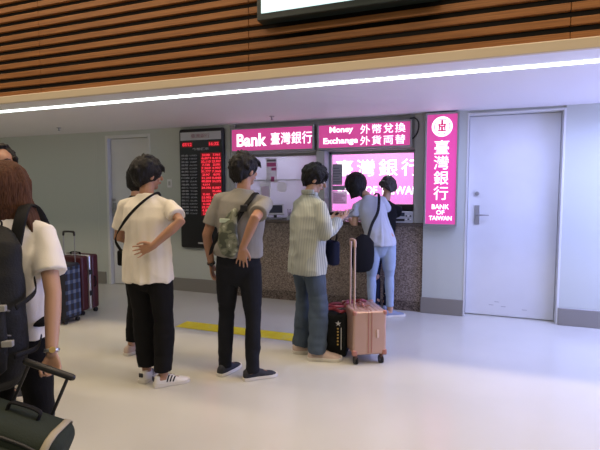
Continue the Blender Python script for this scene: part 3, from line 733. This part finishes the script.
# cross-body strap and small bag of man 1 (local axes: +Y ahead, +X his right)
t = thing_at('crossbody_bag', P1, 'thin black crossbody strap bag worn by the man in cream T-shirt', 'bag')
strapm('strap', [(.085, .06, 1.395), (.095, -.01, 1.435), (.06, -.085, 1.405), (-.02, -.140, 1.32), (-.10, -.160, 1.22), (-.185, -.125, 1.10), (-.225, .03, .98)], .011, .003, m_strap, t, (.4, 0, .9))
b = NB(); box(b, (-.27, .02, .88), (-.225, .15, 1.0), .015, 3); obj('pouch', b, m_blk, t, True, auto=50)
# sling bag of man 2
t = thing_at('sling_bag', P2, 'green camouflage sling bag with black strap across the grey T-shirt', 'bag')
m_camo = ramp_mat('camouflage', 'noise', [(.36, (.06, .07, .05)), (.46, (.14, .155, .11)), (.56, (.21, .22, .17)), (.66, (.38, .42, .34))], rough=.7, scale=17, detail=1, interp='CONSTANT')
b = NB()
tube(b, [(.02, -.165, 1.31), (.0, -.170, 1.26), (-.03, -.178, 1.17), (-.03, -.183, 1.07), (-.015, -.178, 1.0), (-.01, -.172, .98)], [(.02, .015), (.045, .024), (.068, .034), (.080, .038), (.068, .030), (.04, .018)], 20, (1, 0, 0))
bag = obj('bag_body', b, m_camo, t, True)
b = NB(); tube(b, [(-.10, -.195, 1.06), (-.05, -.213, 1.05), (.0, -.195, 1.06)], [.003] * 3, 8); obj('zip', b, m_black, bag, True)
strapm('shoulder_strap', [(.15, .08, 1.36), (.145, -.01, 1.435), (.12, -.105, 1.385), (.06, -.160, 1.29), (.0, -.185, 1.18)], .020, .006, m_strap, t, (1, 0, 0))
strapm('lower_strap', [(.13, -.100, 1.385), (.04, -.165, 1.28), (-.07, -.180, 1.16), (-.15, -.160, 1.05), (-.205, -.05, .97)], .019, .004, m_strap, t, (.7, 0, .7))
b = NB(); box(b, (.06, -.175, 1.30), (.11, -.145, 1.35), .006, 2, None); obj('buckle', b, m_black, t)
b = NB(); box(b, (-.09, -.198, 1.22), (-.01, -.178, 1.25), .004); obj('pale_tag', b, mat('pale_green_print', (.42, .50, .40), .7), bag)
def watch(P, sd, m_case, m_band):
    s0, el, wr = P[1][sd]; s = P[3]; d = (wr - el).normalized(); c = (wr - d * .012) * s
    b = NB(); n = 24; u = d.orthogonal().normalized(); v = d.cross(u); r = .031 * s
    pts = [c + u * math.cos(2 * PI * k / n) * r + v * math.sin(2 * PI * k / n) * r for k in range(n + 1)]
    tube(b, pts, [(.007, .0025)] * (n + 1), 8, d, False); w = obj('wristwatch', b, m_band, P[0], True)
    cam_dir = (Matrix.Rotation(-P[0].rotation_euler[2], 3, 'Z') @ (V((0, 0, 1.45)) - V(P[0].location))); o_ = cam_dir - d * cam_dir.dot(d); o_.normalize()
    b = NB(); cyl(b, c + o_ * (r - .001), c + o_ * (r + .008), .014 * s, 20); obj('watch_face', b, m_case, w, True, auto=40)
gold = mat('gold', (.75, .52, .20), .3, metal=.9); silver = mat('silver', (.6, .6, .58), .3, metal=.9)
watch(P0, 'R', gold, silver)
watch(P2, 'L', m_black, m_black)

# phone held by man 3, navy bag at his side
t = thing_at('smartphone', P3, 'small dark phone held in both hands by the man in striped shirt', 'phone')
X = Matrix.Translation((.02 * P3[3], .40, 1.28 * P3[3])) @ Matrix.Rotation(R(35), 4, 'X')
b = NB(); box(b, (-.036, -.07, -.004), (.036, .07, .004), .004, 2, X); obj('phone_body', b, m_black, t, True, auto=40)
b = NB(); box(b, (-.032, -.064, .004), (.032, .064, .005), 0, 1, X); obj('screen', b, mat('phone_screen', (.3, .33, .38), .2), t)
t = thing_at('shoulder_bag', P3, 'dark navy bag hanging in front of the man in striped shirt', 'bag')
b = NB(); box(b, (-.0, .165, .80), (.14, .255, 1.02), .03, 3); obj('bag_body', b, m_navy, t, True, auto=60)
strapm('strap', [(.03, .21, 1.01), (.08, .20, 1.08), (.15, .17, 1.12), (.17, .19, 1.07), (.12, .21, 1.01)], .012, .003, m_strap, t, (1, 0, 0))
# black tote of the customer
t = thing_at('tote_bag', P4, 'large black shoulder bag hanging at the back of the pale tee', 'bag')
b = NB()
tube(b, [(-.21, -.20, .95), (-.22, -.22, .91), (-.24, -.24, .79), (-.245, -.245, .67), (-.24, -.24, .59)], [(.06, .02), (.11, .04), (.135, .055), (.135, .055), (.11, .035)], 20, (1, .25, 0))
obj('bag_body', b, m_blk, t, True)
strapm('strap', [(-.18, -.205, .94), (-.13, -.155, 1.08), (-.05, -.075, 1.22), (-.02, .02, 1.385), (-.03, .10, 1.425), (-.04, .19, 1.40)], .017, .004, m_strap, t, (1, .2, 0))

# backpack of the near woman
t = thing_at('backpack', P0, 'black backpack with buckles worn over the white tee at left edge', 'backpack')
m_pack = mat('backpack_nylon', (.006, .0065, .007), .65, spec=.3, bump=.25, bscale=120, var=.4, vscale=9)
b = NB()
tube(b, [(0, -.15, 1.27), (0, -.175, 1.23), (0, -.20, 1.10), (0, -.22, .95), (0, -.22, .80), (0, -.20, .70), (0, -.18, .66)], [(.09, .04), (.12, .065), (.135, .085), (.145, .10), (.145, .10), (.13, .09), (.10, .05)], 28, (1, 0, 0))
bb = remesh(b, .009, 2, lambda p: .006 * noise.noise(p * 14)); pk = obj('main_compartment', bb, m_pack, t, True)
b = NB(); tube(b, [(0, -.29, 1.02), (0, -.31, .98), (0, -.325, .86), (0, -.315, .75)], [(.08, .02), (.105, .035), (.115, .045), (.105, .035)], 24, (1, 0, 0)); fp = obj('front_pocket', b, m_pack, t, True)
for z_ in (1.00, .90): 
    b = NB(); tube(b, curve_pts([(-.115, -.30, z_ - .02), (-.06, -.355 + .01, z_), (.06, -.355 + .01, z_), (.115, -.30, z_ - .02)], 5), [.004] * 16, 8); obj('zip', b, mat('zip_grey', (.10, .10, .10), .4), fp, True)
for g in (1, -1):
    strapm('shoulder_strap', [(.085 * g, -.14, 1.22), (.10 * g, -.115, 1.33), (.10 * g, -.05, 1.385), (.105 * g, .04, 1.37), (.115 * g, .13, 1.27), (.13 * g, .15, 1.12), (.15 * g, .08, .95), (.15 * g, -.10, .86)], .026, .007, m_strap, t, (1, 0, 0))
    strapm('side_strap', [(.15 * g, -.13, 1.08), (.175 * g, -.20, 1.03), (.14 * g, -.30, .99)], .011, .003, m_strap, t, (0, .2, 1))
    strapm('compression_strap', [(.165 * g, -.12, .82), (.18 * g, -.22, .80), (.13 * g, -.31, .80)], .011, .003, m_strap, t, (0, .2, 1))
for (x_, y_, z_) in ((.10, -.335, 1.0), (.12, -.335, .86)):
    b = NB(); box(b, (x_ - .02, y_ - .012, z_ - .012), (x_ + .02, y_ + .01, z_ + .012), .003); obj('buckle', b, mat('grey_buckle', (.28, .28, .28), .35), t)
strapm('grab_loop', [(-.03, -.13, 1.29), (-.03, -.135, 1.325), (.03, -.135, 1.325), (.03, -.13, 1.29)], .008, .003, m_strap, t, (0, 1, 0))

# ------------------------------------------------------------------ luggage
def wheel_set(t, w, d, h, m, r=.026, off=.035):
    for sx in (-1, 1):
        for sy in (-1, 1):
            x, y = sx * (w / 2 - off), sy * (d / 2 - off)
            b = NB(); tube(b, [(x, y, h + .012), (x, y, h - .008), (x, y, r * 1.3)], [.022, .018, .012], 12, rnd=False); c = obj('caster', b, m, t, True, auto=50)
            for q in (-.010, .010):
                b = NB(); cyl(b, (x + q - .006, y + .008, r), (x + q + .006, y + .008, r), r, 20); obj('wheel', b, m_black, c, True, auto=40)
def case_body(bm, w, d, z0, z1, bev=.04, grooves=(), axis='x'):
    box(bm, (-w / 2, -d / 2, z0), (w / 2, d / 2, z1), bev, 5)
def trolley(t, x0, x1, y, z0, z1, m, grip, r=.007, gt=.013):
    b = NB()
    for x in (x0, x1): cyl(b, (x, y, z0), (x, y, z1), r, 10)
    h = obj('telescopic_handle', b, m, t, True, auto=50)
    b = NB(); tube(b, curve_pts([(x0, y, z1 - .025), (x0 + .004, y, z1), (x0 + .02, y, z1 + .012), (x1 - .02, y, z1 + .012), (x1 - .004, y, z1), (x1, y, z1 - .025)], 4), [(gt, gt)] * 21, 10); obj('grip', b, grip, h, True)

# rose-gold cabin case: narrow side towards the camera
m_rose = mat('rose_gold_shell', (.50, .32, .255), .32, metal=.35, coat=.3, var=.05, vscale=3); m_rosed = mat('rose_gold_trim', (.42, .19, .15), .35, metal=.4)
rg = empty('suitcase', (-.872, 3.885, 0), R(29.5), 'small rose gold hard shell suitcase standing beside the black bag', 'suitcase')
b = NB(); box(b, (-.145, -.20, .085), (.145, .20, .455), .022, 5)
sh_ = obj('shell', b, m_rose, rg, True, auto=60)
for q in (-.014, .014):
    b = NB()
    box(b, (q - .004, -.204, .105), (q + .004, -.198, .445)); box(b, (q - .004, -.185, .453), (q + .004, .185, .458)); box(b, (q - .004, .198, .105), (q + .004, .204, .445)); obj('seam_rib', b, m_rosed, sh_)
for x_ in (-.105, -.065, .06, .10):
    b = NB(); box(b, (x_ - .006, -.18, .452), (x_ + .006, .18, .458), .002, 1); obj('top_rib', b, m_rose, sh_)
for sx in (-1, 1):
    for sy in (-1, 1):
        b = NB(); box(b, (sx * .149, sy * .204, .08), (sx * .105, sy * .160, .13), .012, 3); obj('corner_guard', b, m_rosed, sh_, True, auto=50)
        b = NB(); box(b, (sx * .148, sy * .203, .42), (sx * .112, sy * .17, .459), .012, 3); obj('corner_guard', b, m_rosed, sh_, True, auto=50)
b = NB(); box(b, (-.06, -.03, .457), (.05, .07, .464), .003); obj('top_plate', b, m_rosed, rg)
b = NB(); box(b, (.055, -.208, .23), (.075, -.199, .30), .003); obj('side_badge', b, mat('pale_badge', (.66, .50, .44), .3, metal=.3), sh_)
strapm('carry_handle', [(-.02, -.06, .46), (-.02, -.05, .482), (-.02, .05, .482), (-.02, .06, .46)], .011, .005, m_rosed, rg, (1, 0, 0))
wheel_set(rg, .29, .40, .085, mat('brown_caster', (.12, .06, .05), .4), .032)
b = NB()
hx = -.105
for y_ in (-.09, .045): cyl(b, (hx, y_, .45), (hx, y_, 1.01), .009, 12)
h = obj('telescopic_handle', b, mat('champagne_tube', (.62, .45, .36), .3, metal=.5), rg, True, auto=50)
b = NB(); tube(b, curve_pts([(hx, -.092, .985), (hx, -.090, 1.02), (hx, -.07, 1.034), (hx, .025, 1.034), (hx, .045, 1.02), (hx, .047, .985)], 4), [.013] * 21, 10); obj('grip', b, mat('peach_grip', (.60, .40, .32), .4), h, True)

# black tote / travel bag with red straps
tb = empty('travel_bag', (-1.135, 3.87, 0), R(8), 'black travel bag with red straps standing between the man and suitcase', 'bag')
b = NB(); box(b, (-.135, -.10, .004), (.135, .10, .39), .03, 4)
bb = remesh(b, .009, 2, lambda p: .008 * noise.noise(p * 11)); bd = obj('bag_body', bb, mat('black_nylon', (.006, .007, .007), .75, spec=.2, bump=.2, bscale=100), tb, True)
m_redw = mat('dark_red_webbing', (.20, .018, .025), .6)
strapm('handle', [(-.11, -.02, 0.390), (-.08, -.08, 0.415), (.0, -.06, 0.422), (.07, -.09, 0.410), (.11, -.03, 0.395)], .014, .006, m_redw, tb, (0, .3, 1))
strapm('handle', [(-.10, .04, 0.390), (-.04, .02, 0.435), (.04, .06, 0.440), (.11, .05, 0.395)], .014, .006, m_redw, tb, (0, .3, 1))
strapm('strap', [(-.12, -.05, 0.375), (-.07, .02, 0.420), (.02, -.04, 0.435), (.10, .02, 0.425), (.13, .06, 0.380)], .012, .005, mat('pink_red_webbing', (.36, .05, .07), .6), tb, (0, .3, 1))
m_prt = mat('white_bag_print', (.55, .55, .55), .6); m_gld = mat('gold_bag_print', (.50, .33, .08), .6)
b = NB(); c0 = (.055, -.103, .305)
pts = [V((c0[0] + (.026 if k % 2 == 0 else .010) * math.sin(k * PI / 5), c0[1], c0[2] + (.026 if k % 2 == 0 else .010) * math.cos(k * PI / 5))) for k in range(10)]
f1 = [b.verts.new(p) for p in pts]; f2 = [b.verts.new(p + V((0, -.003, 0))) for p in pts]
b.faces.new(f1); b.faces.new(f2)
for k in range(10): b.faces.new((f1[k], f1[(k + 1) % 10], f2[(k + 1) % 10], f2[k]))
obj('star_print', b, m_prt, bd)
for k in range(6):
    b = NB(); z_ = .26 - k * .028; cyl(b, (.052, -.098, z_), (.052, -.106, z_), .0075, 12); obj('gold_stud', b, m_gld, bd, True, auto=40)
b = NB(); box(b, (.078, -.106, .075), (.084, -.098, .27)); obj('printed_line', b, m_prt, bd)
b = NB(); box(b, (-.09, -.106, .23), (-.05, -.098, .245)); obj('printed_line', b, mat('grey_bag_print', (.12, .12, .12), .6), bd)
# red strap draped over the rose case
t = empty('luggage_strap', (-.872, 3.885, .03), R(29.5), 'dark red strap lying loose over the top of the rose gold suitcase', 'strap')
strapm('webbing', [(-.145, .05, .40), (-.12, .07, .432), (-.06, .10, .434), (.0, .08, .456), (.06, .11, .433), (.03, .15, .433), (-.06, .16, .433), (-.12, .13, .433), (-.15, .14, .41)], .012, .003, m_redw, t, (0, .3, 1))

# blue plaid soft case
m_plaid = mat('blue_plaid', (.02, .03, .07), .7)
nt = m_plaid.node_tree; bs = nt.nodes['Principled BSDF']; mp = [n for n in nt.nodes if n.type == 'MAPPING'][0]
sx_ = nt.nodes.new('ShaderNodeSeparateXYZ'); nt.links.new(mp.outputs[0], sx_.inputs[0])
def stripe(sock, freq, thr):
    a_ = nt.nodes.new('ShaderNodeMath'); a_.operation = 'MULTIPLY'; a_.inputs[1].default_value = freq; nt.links.new(sock, a_.inputs[0])
    f_ = nt.nodes.new('ShaderNodeMath'); f_.operation = 'FRACT'; nt.links.new(a_.outputs[0], f_.inputs[0])
    g_ = nt.nodes.new('ShaderNodeMath'); g_.operation = 'LESS_THAN'; g_.inputs[1].default_value = thr; nt.links.new(f_.outputs[0], g_.inputs[0]); return g_.outputs[0]
ad = nt.nodes.new('ShaderNodeMath'); ad.operation = 'ADD'
s1 = stripe(sx_.outputs['Z'], 9, .35); s2 = stripe(sx_.outputs['Y'], 14, .45); nt.links.new(s1, ad.inputs[0]); nt.links.new(s2, ad.inputs[1])
hf = nt.nodes.new('ShaderNodeMath'); hf.operation = 'MULTIPLY'; hf.inputs[1].default_value = .5; nt.links.new(ad.outputs[0], hf.inputs[0])
rp = nt.nodes.new('ShaderNodeValToRGB'); rp.color_ramp.interpolation = 'CONSTANT'
rp.color_ramp.elements[0].color = (.010, .012, .022, 1); rp.color_ramp.elements[1].position = .4; rp.color_ramp.elements[1].color = (.03, .05, .12, 1)
e_ = rp.color_ramp.elements.new(.9); e_.color = (.12, .15, .23, 1)
nt.links.new(hf.outputs[0], rp.inputs[0]); nt.links.new(rp.outputs[0], bs.inputs['Base Color'])
ca = empty('suitcase', (-4.27, 3.78, 0), 0, 'navy plaid soft suitcase with raised handle standing left of the dark red one', 'suitcase')
b = NB(); box(b, (-.19, -.125, .05), (.19, .125, .66), .035, 4); sh_ = obj('body', b, mat('navy_fabric', (.010, .012, .02), .8), ca, True, auto=60)
b = NB(); box(b, (.186, -.10, .08), (.197, .10, .63), .004, 2); obj('side_panel', b, m_plaid, sh_)
b = NB(); box(b, (-.15, -.15, .10), (.15, -.12, .50), .02, 3); obj('front_pocket', b, mat('navy_fabric2', (.014, .016, .028), .8), sh_, True, auto=60)
strapm('carry_handle', [(-.06, 0, .655), (-.05, 0, .685), (.05, 0, .685), (.06, 0, .655)], .014, .006, m_strap, ca, (0, 1, 0))
wheel_set(ca, .36, .24, .055, m_black, .022)
trolley(ca, -.03, .13, .10, .64, .985, mat('thin_metal', (.35, .35, .35), .3, metal=.8), m_black, .005, .012)
# dark red case with silver frame band
cb = empty('suitcase', (-4.42, 4.15, 0), 0, 'dark red hard suitcase with silver frame band near the left door', 'suitcase')
m_dred = mat('dark_red_shell', (.065, .008, .012), .4)
for n_, (y0, y1) in enumerate(((-.135, -.022), (.022, .135))):
    b = NB(); box(b, (-.22, y0, .055), (.22, y1, .70), .03, 4); sh_ = obj('shell_half', b, m_dred, cb, True, auto=60)
    for k in range(5):
        x = -.15 + k * .075; yy = y0 if n_ == 0 else y1
        b = NB(); box(b, (x - .008, yy - .004, .12), (x + .008, yy + .004, .64), .003, 1); obj('rib', b, m_dred, sh_)
b = NB(); box(b, (-.222, -.022, .053), (.222, .022, .702), .02, 3); obj('frame_band', b, silver, cb, True, auto=60)
for z_ in (.25, .5):
    b = NB(); box(b, (.218, -.02, z_ - .03), (.232, .02, z_ + .03), .004, 2); obj('latch', b, m_black, cb)
strapm('carry_handle', [(-.07, 0, .70), (-.06, 0, .725), (.06, 0, .725), (.07, 0, .70)], .014, .006, m_strap, cb, (0, 1, 0))
strapm('side_handle', [(.222, .055, .32), (.245, .055, .34), (.245, .055, .42), (.222, .055, .44)], .010, .005, m_strap, cb, (0, 1, 0))
wheel_set(cb, .42, .27, .06, m_black, .025)
# dark green soft case pulled by the near woman
cg = bpy.data.objects.new('suitcase', None); COL.objects.link(cg); tag(cg, 'dark green soft suitcase with tan band in the near left corner', 'suitcase')
m_green = mat('dark_green_nylon', (.022, .030, .022), .8, spec=.25, bump=.2, bscale=160, var=.15, vscale=6)
b = NB(); box(b, (-.20, -.12, .05), (.20, .12, .63), .06, 6); bd = obj('body', b, m_green, cg, True, auto=60)
b = NB(); box(b, (-.15, -.150, .10), (.15, -.11, .56), .035, 4); pkt = obj('front_pocket', b, m_green, bd, True, auto=60)
b = NB()
tube(b, curve_pts([(-.17, -.122, .12), (-.17, -.122, .51), (-.12, -.122, .58), (.12, -.122, .58), (.17, -.122, .51), (.17, -.122, .12)], 6), [.006] * 31, 8); obj('piping', b, m_black, bd, True)
b = NB(); box(b, (.135, -.125, .06), (.165, .125, .576), .055, 5); 
b.free()
b = NB()
tube(b, [(.150, -.124, .10), (.150, -.124, .58), (.150, -.108, .616), (.150, -.07, .632), (.150, .07, .632), (.150, .108, .616), (.150, .124, .58), (.150, .124, .1)], [(.014, .004)] * 8, 8, (1, 0, 0), False); obj('tan_band', b, mat('tan_webbing', (.34, .30, .22), .7), bd, True)
strapm('carry_handle', [(-.06, 0, .63), (-.05, 0, .66), (.05, 0, .66), (.06, 0, .63)], .014, .006, m_strap, cg, (0, 1, 0))
wheel_set(cg, .38, .24, .055, m_black, .024)
b = NB()
for x_ in (-.08, .08): cyl(b, (x_, .09, .61), (x_, .09, .78), .007, 10)
h = obj('telescopic_handle', b, m_black, cg, True, auto=50)
b = NB(); tube(b, [(-.095, .09, .785), (.095, .09, .785)], [.014, .014], 12); obj('grip', b, m_black, h, True)
cg.location = (-1.765, 1.04, .02); cg.rotation_euler = (R(-8), R(22), R(25))

# ------------------------------------------------------------------ lights
def area(name, loc, rot, sx, sy, e, col):
    l = bpy.data.lights.new(name, 'AREA'); l.shape = 'RECTANGLE'; l.size = sx; l.size_y = sy; l.energy = e; l.color = col
    o = bpy.data.objects.new(name, l); COL.objects.link(o); o.location = loc; o.rotation_euler = rot; return o
warm = (1, .80, .57)
for x in (-8.5, -6, -3.5, -1, 1.5, 4):
    area('cove_lamp', (x, 2.74, 5.55), (0, 0, 0), 2.2, .25, 66, warm)  # assumed unseen lamps, placed to throw the soffit's shadow edge on the floor
for x in (-7, -3.5, 0, 3.5):
    area('hall_ceiling_lamp', (x, -1.0, 5.55), (0, 0, 0), 1.2, 1.2, 75, warm)  # assumed lamps behind the camera, added as general warm light
area('booth_lamp', (-1.2, 6.4, 2.32), (0, 0, 0), .9, .6, 16, (.95, .9, 1))  # assumed lamp inside the booth, out of sight
area('booth_lamp', (-2.5, 6.15, 2.32), (0, 0, 0), 1.0, .5, 26, (.88, .86, 1))  # assumed unseen lamp, added to light the left window from behind
area('door_downlight', (1.9, 4.6, 2.32), (0, R(-10), 0), .9, .9, 95, (.36, .44, 1))  # added blue fill for the right wall and door, not a real fitting
area('side_display_glow', (3.2, 4.5, 1.3), (0, R(105), 0), 1.8, 1.3, 110, (.40, .44, 1))  # assumed blue source out of view, added to light the right wall and soffit
area('soffit_downlight', (.5, 4.75, 2.32), (0, 0, 0), .5, .3, 22, (.46, .52, 1))  # extra unseen fill put under the soffit to brighten the right door
w = bpy.data.worlds.new('world'); SC.world = w; w.use_nodes = True
w.node_tree.nodes['Background'].inputs[0].default_value = (.80, .90, .85, 1); w.node_tree.nodes['Background'].inputs[1].default_value = .15

for o in COL.objects:      # families of like things
    if o.parent is None and 'group' not in o and 'label' in o:
        g = {'person': 'people queueing at the bank counter', 'suitcase': 'suitcases standing on the floor', 'notice': 'papers stuck on the window glass',
             'backlit_sign': 'pink backlit signs over the windows', 'note_counter': 'counting machines on the counter',
             'ceiling_sprinkler': 'sprinklers on the soffit'}.get(o.name.split('.')[0])
        if g: o['group'] = g
